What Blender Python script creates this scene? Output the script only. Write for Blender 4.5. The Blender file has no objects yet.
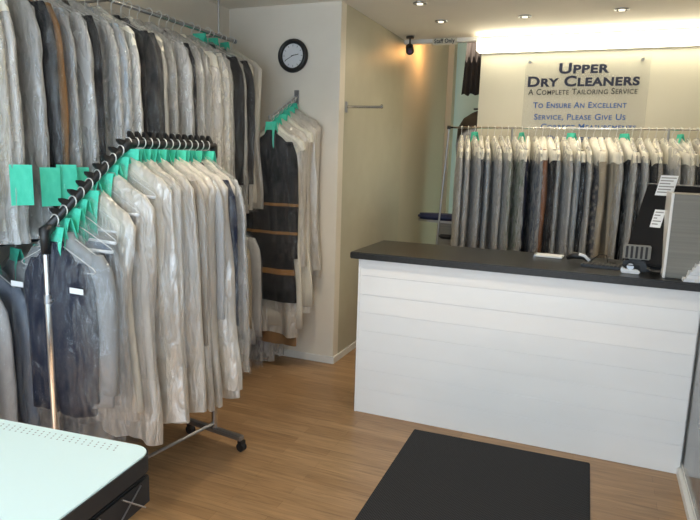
import bpy, bmesh, math, random
from math import sin, cos, pi, radians
from mathutils import Vector, Matrix

S = bpy.context.scene
COL = S.collection

# ---------------------------------------------------------------- camera
F_PX, YAW, PITCH, ROLL, EYE = 605.04, -0.38519, 0.16876, 0.02974, 1.60
fw = Vector((sin(YAW) * cos(PITCH), cos(YAW) * cos(PITCH), -sin(PITCH)))
r0 = Vector((cos(YAW), -sin(YAW), 0))
u0 = r0.cross(fw)
rr = r0 * cos(ROLL) + u0 * sin(ROLL)
uu = u0 * cos(ROLL) - r0 * sin(ROLL)
cam = bpy.data.objects.new('camera', bpy.data.cameras.new('camera'))
COL.objects.link(cam)
cam.matrix_world = Matrix(((rr.x, uu.x, -fw.x, 0), (rr.y, uu.y, -fw.y, 0), (rr.z, uu.z, -fw.z, EYE), (0, 0, 0, 1)))
cam.data.sensor_width = 36
cam.data.lens = F_PX / 700 * 36
cam.data.clip_start = 0.02
S.camera = cam

# ---------------------------------------------------------------- world and exposure
S.view_settings.view_transform = 'Standard'
S.view_settings.look = 'None'
S.view_settings.gamma = 1
S.view_settings.use_curve_mapping = False
S.view_settings.exposure = 0.08
S.cycles.transparent_max_bounces = 40
S.cycles.max_bounces = 8
S.cycles.use_denoising = True
w = bpy.data.worlds.new('daylight')
S.world = w
w.use_nodes = True
w.node_tree.nodes['Background'].inputs[0].default_value = (0.72, 0.86, 1.0, 1)
w.node_tree.nodes['Background'].inputs[1].default_value = 1.0


def lamp(name, kind, loc, energy, color, size=None, size_y=None, rot=(0, 0, 0), spot=None):
    l = bpy.data.lights.new(name, kind)
    l.energy = energy
    l.color = color
    if kind == 'AREA':
        l.shape = 'RECTANGLE'
        l.size = size
        l.size_y = size_y or size
    elif size:
        l.shadow_soft_size = size
    if spot:
        l.spot_size = spot
        l.spot_blend = 0.8
    o = bpy.data.objects.new(name, l)
    o.location = loc
    o.rotation_euler = rot
    COL.objects.link(o)
    return o


# daylight through the shop window behind the camera
lamp('window_daylight', 'AREA', (-1.05, -0.72, 1.35), 84, (0.64, 0.82, 1.0), 2.9, 2.2, rot=(radians(90), 0, 0))
# high sun reaching the floor just inside the shop window
sun = lamp('sun', 'SUN', (0, -4, 6), 22.0, (1.0, 0.93, 0.82))
sun.data.angle = radians(1.0)
sun.rotation_euler = Vector((0.04, 0.60, -0.79)).to_track_quat('-Z', 'Y').to_euler()
# warm bulb in the staff room beyond the opening
lamp('staff_room_bulb', 'POINT', (-1.62, 6.15, 2.66), 6, (1.0, 0.47, 0.14), 0.05)
lamp('staff_room_daylight', 'AREA', (-0.4, 7.3, 1.3), 4, (0.75, 1.0, 0.9), 0.8, 1.2, rot=(radians(90), 0, radians(110)))


# ---------------------------------------------------------------- materials
def mat(name, col, rough=0.6, metal=0.0, spec=0.5, emit=None, es=1.0, alpha=1.0):
    m = bpy.data.materials.new(name)
    m.use_nodes = True
    b = m.node_tree.nodes['Principled BSDF']
    b.inputs['Base Color'].default_value = (*col, 1)
    b.inputs['Roughness'].default_value = rough
    b.inputs['Metallic'].default_value = metal
    b.inputs['Specular IOR Level'].default_value = spec
    if emit:
        b.inputs['Emission Color'].default_value = (*emit, 1)
        b.inputs['Emission Strength'].default_value = es
    return m


def nodes(m):
    nt = m.node_tree
    return nt, nt.nodes['Principled BSDF'], (lambda t: nt.nodes.new(t)), nt.links.new


def noise_mat(name, c1, c2, scale=(5, 5, 5), nscale=4, rough=0.6, bump=0.0, metal=0, detail=4, spec=0.5):
    m = mat(name, c1, rough, metal, spec)
    nt, b, N, L = nodes(m)
    tc = N('ShaderNodeTexCoord')
    mp = N('ShaderNodeMapping')
    mp.inputs['Scale'].default_value = scale
    nz = N('ShaderNodeTexNoise')
    nz.inputs['Scale'].default_value = nscale
    nz.inputs['Detail'].default_value = detail
    cr = N('ShaderNodeValToRGB')
    cr.color_ramp.elements[0].color = (*c1, 1)
    cr.color_ramp.elements[1].color = (*c2, 1)
    cr.color_ramp.elements[0].position = 0.3
    cr.color_ramp.elements[1].position = 0.7
    L(tc.outputs['Object'], mp.inputs[0])
    L(mp.outputs[0], nz.inputs['Vector'])
    L(nz.outputs[0], cr.inputs[0])
    L(cr.outputs[0], b.inputs['Base Color'])
    if bump:
        bp = N('ShaderNodeBump')
        bp.inputs['Strength'].default_value = bump
        bp.inputs['Distance'].default_value = 0.01
        L(nz.outputs[0], bp.inputs['Height'])
        L(bp.outputs[0], b.inputs['Normal'])
    return m


def cloth_mat(name, col):
    k = 0.86
    return noise_mat('cloth_' + name, tuple(c * k for c in col), col, (9, 9, 2.2), 3.0, 0.85, 0.25, spec=0.2)


M = {}
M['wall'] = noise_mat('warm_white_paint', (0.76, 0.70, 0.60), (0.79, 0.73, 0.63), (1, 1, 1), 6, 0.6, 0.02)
M['corridor_wall'] = noise_mat('shade_toned_wall_paint', (0.47, 0.44, 0.33), (0.50, 0.47, 0.36), (1, 1, 1), 6, 0.45, 0.02)  # same paint as the clock wall, its yellowish shade put into a darker colour
M['sign_wall'] = noise_mat('pale_cream_paint', (0.61, 0.57, 0.45), (0.63, 0.59, 0.47), (1, 1, 1), 5, 0.6, 0.01)
M['ceiling'] = noise_mat('ceiling_paint', (0.86, 0.80, 0.70), (0.88, 0.82, 0.72), (1, 1, 1), 5, 0.8, 0.02)
M['trim'] = mat('white_gloss_trim', (0.75, 0.74, 0.70), 0.35)
M['white_gloss'] = noise_mat('white_gloss_planks', (0.83, 0.825, 0.81), (0.86, 0.855, 0.84), (1.2, 1, 3), 2.2, 0.18, 0.12)
M['black_top'] = noise_mat('black_laminate', (0.010, 0.0095, 0.009), (0.020, 0.019, 0.017), (8, 8, 8), 8, 0.30, 0.0, spec=0.3)
M['chrome'] = mat('chrome', (0.62, 0.62, 0.62), 0.22, 1.0)
M['dull_chrome'] = mat('brushed_steel', (0.42, 0.42, 0.43), 0.38, 1.0)
M['black_plastic'] = mat('black_plastic', (0.012, 0.012, 0.013), 0.42)
M['black_rubber'] = mat('black_rubber', (0.02, 0.02, 0.022), 0.7)
M['wire'] = mat('hanger_wire', (0.70, 0.70, 0.68), 0.4, 0.4)
M['green_paper'] = noise_mat('mint_green_paper', (0.06, 0.60, 0.41), (0.09, 0.68, 0.48), (20, 20, 8), 3, 0.75, 0.2)
M['cape_paper'] = noise_mat('cream_shoulder_paper', (0.64, 0.61, 0.52), (0.76, 0.73, 0.63), (20, 20, 5), 3, 0.6, 0.35)
M['label'] = mat('white_label', (0.78, 0.80, 0.82), 0.6)
M['table_white'] = mat('pale_mint_laminate', (0.70, 0.86, 0.86), 0.35)
M['grey_pane'] = noise_mat('slate_marbled_pane', (0.035, 0.04, 0.045), (0.24, 0.25, 0.25), (3, 7, 5), 1.8, 0.15, 0.0, detail=2)
M['brown_curtain'] = noise_mat('brown_curtain', (0.030, 0.021, 0.015), (0.05, 0.036, 0.027), (20, 20, 2), 4, 0.8, 0.2)
M['staff_wall'] = mat('staff_room_paint', (0.54, 0.49, 0.38), 0.6)
M['green_wall'] = mat('pale_green_paint', (0.48, 0.58, 0.48), 0.6)
M['dark_machine'] = mat('dark_machine', (0.022, 0.022, 0.02), 0.8)
M['matte_black'] = mat('matte_black', (0.010, 0.010, 0.011), 0.75, spec=0.2)
M['navy_pad'] = noise_mat('navy_pad', (0.012, 0.022, 0.07), (0.02, 0.03, 0.09), (8, 8, 8), 3, 0.7, 0.1)
M['lightbox'] = mat('lit_diffuser', (0.9, 0.9, 0.86), 0.5, emit=(1.0, 0.92, 0.70), es=6.5)
M['bulb'] = mat('lit_bulb', (0.9, 0.9, 0.8), 0.5, emit=(1.0, 0.88, 0.68), es=1.3)
M['navy_ink'] = mat('navy_lettering', (0.005, 0.008, 0.032), 0.5)
M['black_ink'] = mat('black_lettering', (0.02, 0.02, 0.025), 0.5)
M['blue_ink'] = mat('blue_lettering', (0.03, 0.10, 0.32), 0.5)
M['grey_print'] = mat('grey_print', (0.28, 0.28, 0.28), 0.6)
M['clock_face'] = mat('clock_face', (0.72, 0.73, 0.75), 0.5)
M['clear_glass'] = mat('clear_glass', (0.9, 0.9, 0.9), 0.05)

# acrylic sign panel, slightly frosted
m = bpy.data.materials.new('frosted_acrylic')
m.use_nodes = True
nt, b, N, L = nodes(m)
b.inputs['Base Color'].default_value = (0.50, 0.50, 0.45, 1)
b.inputs['Roughness'].default_value = 0.15
b.inputs['Alpha'].default_value = 0.13
M['acrylic'] = m


def film(name, lo, hi, tint, rough=0.22):
    m = bpy.data.materials.new(name)
    m.use_nodes = True
    nt = m.node_tree
    for n in list(nt.nodes):
        nt.nodes.remove(n)
    N = nt.nodes.new
    L = nt.links.new
    out = N('ShaderNodeOutputMaterial')
    tr = N('ShaderNodeBsdfTransparent')
    df = N('ShaderNodeBsdfDiffuse')
    tl = N('ShaderNodeBsdfTranslucent')
    gl = N('ShaderNodeBsdfGlossy')
    gl.inputs['Roughness'].default_value = rough
    for x in (df, tl):
        x.inputs[0].default_value = (*tint, 1)
    tc = N('ShaderNodeTexCoord')
    mp = N('ShaderNodeMapping')
    mp.inputs['Scale'].default_value = (15, 15, 5.0)
    oi = N('ShaderNodeObjectInfo')
    ad = N('ShaderNodeVectorMath')
    ad.operation = 'ADD'
    nz = N('ShaderNodeTexNoise')
    nz.inputs['Scale'].default_value = 1.6
    nz.inputs['Detail'].default_value = 5
    nz.inputs['Distortion'].default_value = 1.2
    L(tc.outputs['Object'], mp.inputs[0])
    L(mp.outputs[0], ad.inputs[0])
    L(oi.outputs['Random'], ad.inputs[1])
    mu = N('ShaderNodeVectorMath')
    mu.operation = 'SCALE'
    mu.inputs['Scale'].default_value = 37
    cb = N('ShaderNodeCombineXYZ')
    L(oi.outputs['Random'], cb.inputs[0])
    L(oi.outputs['Random'], cb.inputs[2])
    L(cb.outputs[0], mu.inputs[0])
    L(mu.outputs[0], ad.inputs[1])
    L(ad.outputs[0], nz.inputs['Vector'])
    mr = N('ShaderNodeMapRange')
    mr.inputs['From Min'].default_value = 0.35
    mr.inputs['From Max'].default_value = 0.7
    mr.inputs['To Min'].default_value = lo
    mr.inputs['To Max'].default_value = hi
    L(nz.outputs[0], mr.inputs[0])
    bp = N('ShaderNodeBump')
    bp.inputs['Strength'].default_value = 1.0
    bp.inputs['Distance'].default_value = 0.02
    L(nz.outputs[0], bp.inputs['Height'])
    for x in (df, gl):
        L(bp.outputs[0], x.inputs['Normal'])
    a1 = N('ShaderNodeMixShader')
    a1.inputs[0].default_value = 0.5
    L(df.outputs[0], a1.inputs[1])
    L(tl.outputs[0], a1.inputs[2])
    a2 = N('ShaderNodeMixShader')
    a2.inputs[0].default_value = 0.30
    L(a1.outputs[0], a2.inputs[1])
    L(gl.outputs[0], a2.inputs[2])
    a3 = N('ShaderNodeMixShader')
    L(mr.outputs[0], a3.inputs[0])
    L(tr.outputs[0], a3.inputs[1])
    L(a2.outputs[0], a3.inputs[2])
    L(a3.outputs[0], out.inputs[0])
    return m


M['thin_film'] = film('thin_clear_film', 0.02, 0.17, (0.74, 0.77, 0.80), 0.12)
M['film'] = film('clear_plastic_film', 0.06, 0.26, (0.74, 0.77, 0.80), 0.16)
M['cloudy_film'] = film('cloudy_plastic_film', 0.32, 0.62, (0.79, 0.785, 0.77))
M['white_film'] = film('white_plastic_film', 0.80, 0.95, (0.88, 0.83, 0.75), 0.3)

COLORS = {
    'navy': (0.011, 0.015, 0.034), 'charcoal': (0.035, 0.035, 0.038), 'black': (0.012, 0.012, 0.014),
    'grey': (0.27, 0.28, 0.29), 'silver grey': (0.47, 0.475, 0.48), 'pale blue': (0.30, 0.36, 0.43),
    'white': (0.74, 0.72, 0.69), 'ivory': (0.70, 0.66, 0.57), 'cream': (0.58, 0.52, 0.40),
    'tan brown': (0.22, 0.125, 0.06), 'taupe': (0.34, 0.30, 0.25), 'rust': (0.24, 0.10, 0.045),
    'sage green': (0.17, 0.21, 0.15), 'beige': (0.42, 0.36, 0.27), 'slate blue': (0.12, 0.15, 0.21),
    'blue': (0.03, 0.05, 0.14),
}
for k, c in COLORS.items():
    M['c_' + k] = cloth_mat(k.replace(' ', '_'), c)

# patterned cloth
m = mat('floral_cloth', (0.3, 0.3, 0.3), 0.85)
nt, b, N, L = nodes(m)
tc = N('ShaderNodeTexCoord')
vo = N('ShaderNodeTexVoronoi')
vo.inputs['Scale'].default_value = 22
cr = N('ShaderNodeValToRGB')
cr.color_ramp.elements[0].color = (0.5, 0.42, 0.34, 1)
cr.color_ramp.elements[1].color = (0.06, 0.06, 0.07, 1)
cr.color_ramp.elements[1].position = 0.55
L(tc.outputs['Object'], vo.inputs['Vector'])
L(vo.outputs[0], cr.inputs[0])
L(cr.outputs[0], b.inputs['Base Color'])
M['c_floral'] = m


def band_mat(name, base, bands, band_col):
    """cloth with horizontal woven bands at the given heights (z in object space)"""
    m = mat(name, base, 0.8, spec=0.2)
    nt, b, N, L = nodes(m)
    tc = N('ShaderNodeTexCoord')
    sp = N('ShaderNodeSeparateXYZ')
    L(tc.outputs['Object'], sp.inputs[0])
    prev = None
    for z0, hw in bands:
        s = N('ShaderNodeMath')
        s.operation = 'COMPARE'
        s.inputs[1].default_value = z0
        s.inputs[2].default_value = hw
        L(sp.outputs[2], s.inputs[0])
        if prev is None:
            prev = s
        else:
            a = N('ShaderNodeMath')
            a.operation = 'MAXIMUM'
            L(prev.outputs[0], a.inputs[0])
            L(s.outputs[0], a.inputs[1])
            prev = a
    mx = N('ShaderNodeMix')
    mx.data_type = 'RGBA'
    mx.inputs[6].default_value = (*base, 1)
    mx.inputs[7].default_value = (*band_col, 1)
    L(prev.outputs[0], mx.inputs[0])
    L(mx.outputs[2], b.inputs['Base Color'])
    return m


M['banded'] = band_mat('black_cloth_orange_bands', (0.008, 0.008, 0.010), [(-0.60, 0.010), (-0.80, 0.010), (-1.08, 0.020)], (0.26, 0.13, 0.04))

# oak floor
m = mat('oak_laminate', (0.4, 0.25, 0.13), 0.36)
nt, b, N, L = nodes(m)
tc = N('ShaderNodeTexCoord')
br = N('ShaderNodeTexBrick')
br.inputs['Scale'].default_value = 1.0
br.inputs['Brick Width'].default_value = 0.62
br.inputs['Row Height'].default_value = 0.068
br.inputs['Mortar Size'].default_value = 0.0007
br.inputs['Mortar Smooth'].default_value = 0.3
br.inputs['Color1'].default_value = (0.31, 0.18, 0.084, 1)
br.inputs['Color2'].default_value = (0.40, 0.245, 0.122, 1)
br.inputs['Mortar'].default_value = (0.17, 0.09, 0.04, 1)
br.offset = 0.37
mp = N('ShaderNodeMapping')
mp.inputs['Scale'].default_value = (2.2, 30, 1)
nz = N('ShaderNodeTexNoise')
nz.inputs['Scale'].default_value = 2.0
nz.inputs['Detail'].default_value = 8
nz.inputs['Distortion'].default_value = 0.8
mr = N('ShaderNodeMapRange')
mr.inputs['From Min'].default_value = 0.3
mr.inputs['From Max'].default_value = 0.7
mr.inputs['To Min'].default_value = 0.72
mr.inputs['To Max'].default_value = 1.15
mx = N('ShaderNodeMix')
mx.data_type = 'RGBA'
mx.blend_type = 'MULTIPLY'
mx.inputs[0].default_value = 1
L(tc.outputs['Object'], br.inputs['Vector'])
L(tc.outputs['Object'], mp.inputs[0])
L(mp.outputs[0], nz.inputs['Vector'])
L(nz.outputs[0], mr.inputs[0])
L(br.outputs['Color'], mx.inputs[6])
L(mr.outputs[0], mx.inputs[7])
L(mx.outputs[2], b.inputs['Base Color'])
M['oak'] = m

# ribbed mat
m = mat('ribbed_rubber', (0.022, 0.022, 0.024), 0.85, spec=0.25)
nt, b, N, L = nodes(m)
tc = N('ShaderNodeTexCoord')
ck = N('ShaderNodeTexChecker')
ck.inputs['Scale'].default_value = 130
ck.inputs['Color1'].default_value = (0.016, 0.016, 0.017, 1)
ck.inputs['Color2'].default_value = (0.042, 0.042, 0.044, 1)
L(tc.outputs['Object'], ck.inputs['Vector'])
L(ck.outputs[0], b.inputs['Base Color'])
bp = N('ShaderNodeBump')
bp.inputs['Strength'].default_value = 0.5
bp.inputs['Distance'].default_value = 0.004
L(ck.outputs[1], bp.inputs['Height'])
L(bp.outputs[0], b.inputs['Normal'])
M['mat_rubber'] = m

# ribbed grey front
m = mat('ribbed_grey', (0.20, 0.19, 0.165), 0.5)
nt, b, N, L = nodes(m)
tc = N('ShaderNodeTexCoord')
mp = N('ShaderNodeMapping')
mp.inputs['Scale'].default_value = (0.5, 0.5, 40)
nz = N('ShaderNodeTexNoise')
nz.inputs['Scale'].default_value = 1.5
cr = N('ShaderNodeValToRGB')
cr.color_ramp.elements[0].color = (0.13, 0.125, 0.105, 1)
cr.color_ramp.elements[1].color = (0.26, 0.25, 0.215, 1)
L(tc.outputs['Object'], mp.inputs[0])
L(mp.outputs[0], nz.inputs['Vector'])
L(nz.outputs[0], cr.inputs[0])
L(cr.outputs[0], b.inputs['Base Color'])
M['ribbed_grey'] = m


# ---------------------------------------------------------------- mesh helpers
class MB:
    def __init__(s):
        s.v = []
        s.f = []

    def box(s, x0, x1, y0, y1, z0, z1, T=None):
        n = len(s.v)
        P = [(x0, y0, z0), (x1, y0, z0), (x1, y1, z0), (x0, y1, z0), (x0, y0, z1), (x1, y0, z1), (x1, y1, z1), (x0, y1, z1)]
        if T:
            P = [tuple(T @ Vector(p)) for p in P]
        s.v += P
        for q in ((0, 3, 2, 1), (4, 5, 6, 7), (0, 1, 5, 4), (1, 2, 6, 5), (2, 3, 7, 6), (3, 0, 4, 7)):
            s.f.append(tuple(n + i for i in q))
        return s

    def tube(s, pts, r, n=8, cap=True):
        pts = [Vector(p) for p in pts]
        rings = []
        up = None
        for i, p in enumerate(pts):
            d = (pts[min(i + 1, len(pts) - 1)] - pts[max(i - 1, 0)]).normalized()
            if up is None:
                up = Vector((0, 0, 1)) if abs(d.z) < 0.9 else Vector((1, 0, 0))
            a = d.cross(up).normalized()
            c = a.cross(d).normalized()
            up = c
            R = r[i] if isinstance(r, (list, tuple)) else r
            base = len(s.v)
            for k in range(n):
                t = 2 * pi * k / n
                s.v.append(tuple(p + a * (R * cos(t)) + c * (R * sin(t))))
            rings.append(base)
        for b0, b1 in zip(rings, rings[1:]):
            for k in range(n):
                s.f.append((b0 + k, b0 + (k + 1) % n, b1 + (k + 1) % n, b1 + k))
        if cap:
            s.f.append(tuple(rings[0] + k for k in reversed(range(n))))
            s.f.append(tuple(rings[-1] + k for k in range(n)))
        return s

    def rings(s, R, close_top=True, close_bot=True):
        base = len(s.v)
        n = len(R[0])
        for r in R:
            s.v += [tuple(p) for p in r]
        for i in range(len(R) - 1):
            for k in range(n):
                a = base + i * n
                b_ = a + n
                s.f.append((a + k, b_ + k, b_ + (k + 1) % n, a + (k + 1) % n))
        if close_top:
            s.f.append(tuple(base + k for k in range(n)))
        if close_bot:
            s.f.append(tuple(base + (len(R) - 1) * n + k for k in reversed(range(n))))
        return s

    def prism(s, poly, y0, y1, axis='y'):
        """polygon in (a, b) extruded along axis"""
        n = len(poly)
        base = len(s.v)
        for y in (y0, y1):
            for a, b_ in poly:
                s.v.append({'y': (a, y, b_), 'z': (a, b_, y), 'x': (y, a, b_)}[axis])
        s.f.append(tuple(base + k for k in range(n)))
        s.f.append(tuple(base + n + k for k in reversed(range(n))))
        for k in range(n):
            s.f.append((base + k, base + n + k, base + n + (k + 1) % n, base + (k + 1) % n))
        return s

    def mesh(s, name, smooth=False, bevel=0):
        me = bpy.data.meshes.new(name)
        me.from_pydata(s.v, [], s.f)
        bm = bmesh.new()
        bm.from_mesh(me)
        if bevel:
            es = [e for e in bm.edges if len(e.link_faces) == 2 and e.calc_face_angle(0) > 0.6]
            bmesh.ops.bevel(bm, geom=es, offset=bevel, segments=2, affect='EDGES', clamp_overlap=True)
        bmesh.ops.recalc_face_normals(bm, faces=bm.faces)
        bm.to_mesh(me)
        bm.free()
        if smooth:
            for p in me.polygons:
                p.use_smooth = True
        return me


def put(name, me, m, parent=None, loc=None):
    if isinstance(me, MB):
        me = me.mesh(name)
    o = bpy.data.objects.new(name, me)
    COL.objects.link(o)
    if not me.materials:
        me.materials.append(None)
    o.material_slots[0].link = 'OBJECT'
    o.material_slots[0].material = m
    if parent:
        o.parent = parent
    if loc:
        o.location = loc
    return o


def tag(o, label, cat, group=None):
    o['label'] = label
    o['category'] = cat
    if group:
        o['group'] = group
    return o


def thing(name, label, cat, loc=(0, 0, 0), rz=0, group=None):
    o = bpy.data.objects.new(name, None)
    o.empty_display_size = 0.1
    COL.objects.link(o)
    o.location = loc
    o.rotation_euler = (0, 0, rz)
    return tag(o, label, cat, group)


def struct(name, mb, m, parent=None):
    o = put(name, mb, m, parent)
    if not parent:
        o['kind'] = 'structure'
    return o


def cyl(r, z0, z1, n=24, axis='z', cx=0, cy=0):
    mb = MB()
    if axis == 'z':
        mb.tube([(cx, cy, z0), (cx, cy, z1)], r, n)
    elif axis == 'y':
        mb.tube([(cx, z0, cy), (cx, z1, cy)], r, n)
    else:
        mb.tube([(z0, cx, cy), (z1, cx, cy)], r, n)
    return mb


# ---------------------------------------------------------------- room shell
CZ = 2.69      # ceiling height
struct('floor', MB().box(-2.85, 1.55, -0.9, 7.9, -0.05, 0), M['oak'])
struct('ceiling', MB().box(-2.85, 1.55, -0.9, 5.70, CZ, CZ + 0.05), M['ceiling'])
struct('wall_left', MB().box(-2.85, -2.75, -0.9, 4.165, 0, CZ), M['wall'])
struct('wall_clock', MB().box(-2.85, -1.81, 4.165, 4.26, 0, CZ), M['wall'])
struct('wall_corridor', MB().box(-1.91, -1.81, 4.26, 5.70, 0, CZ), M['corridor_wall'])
struct('wall_staff_side', MB().box(-1.91, -1.81, 5.70, 7.55, 0, 3.1), M['staff_wall'])
struct('wall_staff_end', MB().box(-2.4, 0.3, 7.8, 7.9, 0, 3.1), M['green_wall'])
struct('wall_staff_partition', MB().box(-0.3, -0.2, 5.76, 7.8, 0, 3.1), M['green_wall'])
struct('ceiling_staff', MB().box(-2.4, 0.3, 5.70, 7.9, 3.1, 3.15), M['ceiling'])
struct('wall_sign', MB().box(-1.088, 1.55, 5.68, 5.76, 0, CZ), M['sign_wall'])
struct('wall_right_back', MB().box(1.45, 1.55, 3.50, 5.68, 0, CZ), M['wall'])
struct('wall_right_return', MB().box(0.60, 1.55, 3.44, 3.50, 0, CZ), M['wall'])
struct('trim_header', MB().box(-1.81, -1.10, 5.66, 5.72, 2.655, 2.70), M['trim'])
struct('trim_staff_pilaster', MB().box(-1.81, -1.74, 7.40, 7.55, 0, 3.1), M['staff_wall'])
# shopfront wall behind the camera, open where the window is
wf = MB()
wf.box(-2.85, 0.62, -0.66, -0.58, 0, 0.22)
wf.box(-2.85, 0.62, -0.66, -0.58, 2.48, CZ)
wf.box(-2.85, -2.62, -0.66, -0.58, 0.22, 2.48)
wf.box(0.46, 0.62, -0.66, -0.58, 0.22, 2.48)
wf.box(-0.98, -0.88, -0.66, -0.58, 0.22, 2.48)
wf.box(-0.34, -0.22, -0.66, -0.58, 0.22, 2.48)
wf.box(-2.62, 0.46, -0.66, -0.58, 1.98, 2.03)
struct('wall_front', wf, M['wall'])
struct('wall_right_upper', MB().box(0.53, 0.60, -0.6, 3.50, 2.15, CZ), M['wall'])
# glazed side panel in the right wall
wr = MB()
wr.box(0.53, 0.60, -0.6, 3.50, 0, 0.06)
wr.box(0.53, 0.60, 3.44, 3.50, 0.06, 2.15)
wr.box(0.53, 0.60, -0.6, -0.45, 0.06, 2.15)
wr.box(0.53, 0.60, 1.30, 1.40, 0.06, 2.15)
wn = struct('window_1', wr, M['trim'])
put('pane', MB().box(0.533, 0.545, -0.45, 3.44, 0.06, 2.15), M['grey_pane'], wn)
struct('baseboard_right', MB().box(0.510, 0.53, -0.55, 3.405, 0, 0.045).mesh('b', bevel=0.004), M['trim'])
struct('baseboard_clock', MB().box(-2.75, -1.80, 4.148, 4.165, 0, 0.055).mesh('b', bevel=0.003), M['trim'])
struct('baseboard_corridor', MB().box(-1.81, -1.795, 4.150, 5.70, 0, 0.055).mesh('b', bevel=0.003), M['trim'])
struct('baseboard_left', MB().box(-2.75, -2.735, -0.55, 4.148, 0, 0.055).mesh('b', bevel=0.003), M['trim'])

# ---------------------------------------------------------------- ceiling lights
SPOTS = [((-1.296, 4.373), 'small recessed ceiling spotlight nearest the clock wall corner', 10),
         ((-1.290, 4.964), 'recessed ceiling spotlight in front of the staff only opening', 4),
         ((-0.639, 4.957), 'recessed ceiling spotlight above the left half of the sign wall', 18),
         ((0.033, 4.911), 'rightmost recessed ceiling spotlight above the sign', 20),
         ((-1.45, 2.6), 'recessed ceiling spotlight over the wheeled rack, above the frame', 55),
         ((-0.35, 2.6), 'recessed ceiling spotlight over the black mat, above the frame', 30)]
ring = MB()
for k in range(24):
    pass
prof = [(0.050, 0.0), (0.050, -0.006), (0.040, -0.009), (0.034, -0.004), (0.030, 0.0)]
rr_ = [[(r * cos(2 * pi * k / 24), r * sin(2 * pi * k / 24), z) for k in range(24)] for r, z in prof]
ring_me = MB().rings(rr_, False, False).mesh('trim_ring', True)
bulb_me = cyl(0.022, -0.012, 0.0, 16).mesh('bulb')
for (x, y), lab, e in SPOTS:
    t = thing('ceiling_spotlight', lab, 'ceiling light', (x, y, CZ), 0, 'recessed spotlights in the ceiling')
    put('trim_ring', ring_me, M['dull_chrome'], t)
    put('bulb', bulb_me, M['bulb'], t)
    lamp('spotlight_beam', 'SPOT', (x, y, CZ - 0.02), e, (1.0, 0.86, 0.66), 0.03, spot=radians(150))

# fluorescent lightbox along the top of the sign wall
t = thing('fluorescent_light_box', 'long glowing white fluorescent light box above the shop sign', 'light fixture', (-1.10, 5.50, 2.545))
put('diffuser', MB().box(0, 2.50, 0, 0.14, 0, 0.10).mesh('d', bevel=0.012), M['lightbox'], t)
put('backplate', MB().box(0, 2.50, 0.14, 0.18, -0.002, 0.12), M['trim'], t)
put('end_cap', MB().box(-0.006, 0.0, 0, 0.14, 0, 0.10), M['trim'], t)

# ---------------------------------------------------------------- lettering
def lettering(name, text, width, cap_h, m, parent, x, y, z, bold=0.0, depth=0.001, smallcaps=True):
    c = bpy.data.curves.new(name, 'FONT')
    c.body = text
    c.small_caps_scale = 0.78
    if smallcaps:
        for i, ch in enumerate(text):
            if ch.islower():
                c.body_format[i].use_small_caps = True
    c.align_x = 'CENTER'
    c.extrude = depth
    c.offset = bold
    c.space_character = 1.08
    tmp = bpy.data.objects.new('tmp', c)
    COL.objects.link(tmp)
    bpy.context.view_layer.update()
    dg = bpy.context.evaluated_depsgraph_get()
    me = bpy.data.meshes.new_from_object(tmp.evaluated_get(dg))
    bpy.data.objects.remove(tmp)
    xs = [v.co.x for v in me.vertices]
    ys = [v.co.y for v in me.vertices]
    sx = width / (max(xs) - min(xs))
    sy = cap_h / 0.73
    cx = (max(xs) + min(xs)) / 2
    for v in me.vertices:
        v.co = Vector(((v.co.x - cx) * sx, -v.co.z, v.co.y * sy))
    me.materials.clear()
    o = put(name, me, m, parent)
    o.location = (x, y, z)
    return o


sg = thing('shop_sign', 'frosted clear sign with dark blue lettering on the cream wall behind the counter', 'sign', (-0.215, 5.655, 0))
put('acrylic_panel', MB().box(-0.475, 0.512, 0, 0.005, 1.55, 2.495).mesh('p', bevel=0.001), M['acrylic'], sg)
for x, z in ((-0.443, 2.458), (0.448, 2.455), (-0.443, 1.62), (0.448, 1.62)):
    put('standoff_bolt', cyl(0.012, -0.008, 0.022, 16, 'y', x, z), M['chrome'], sg)
Q = -0.003
lettering('lettering_upper', 'Upper', 0.400, 0.086, M['navy_ink'], sg, 0.003, Q, 2.358, 0.034)
lettering('lettering_dry_cleaners', 'Dry Cleaners', 0.89, 0.086, M['navy_ink'], sg, -0.003, Q, 2.252, 0.034)
lettering('lettering_tailoring', 'A Complete Tailoring Service', 0.87, 0.050, M['black_ink'], sg, -0.003, Q, 2.182, 0.008)
lettering('lettering_ensure', 'To Ensure An Excellent', 0.75, 0.050, M['blue_ink'], sg, -0.013, Q, 2.070, 0.014)
lettering('lettering_service', 'Service, Please Give Us', 0.735, 0.050, M['blue_ink'], sg, -0.005, Q, 1.971, 0.014)
lettering('lettering_measurements', 'Correct Measurements', 0.757, 0.050, M['blue_ink'], sg, 0.07, Q, 1.888, 0.014)
lettering('lettering_specimen', 'Or A Specimen', 0.50, 0.050, M['blue_ink'], sg, -0.007, Q, 1.787, 0.022)

st = thing('staff_only_sign', 'small cream staff only sign on the beam over the back opening', 'sign', (-1.425, 5.645, 2.662))
put('panel', MB().box(-0.112, 0.112, 0, 0.012, -0.030, 0.030).mesh('p', bevel=0.002), M['sign_wall'], st)
lettering('lettering', 'Staff Only', 0.19, 0.038, M['black_ink'], st, 0, -0.003, -0.014, 0.02, smallcaps=False)

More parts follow.
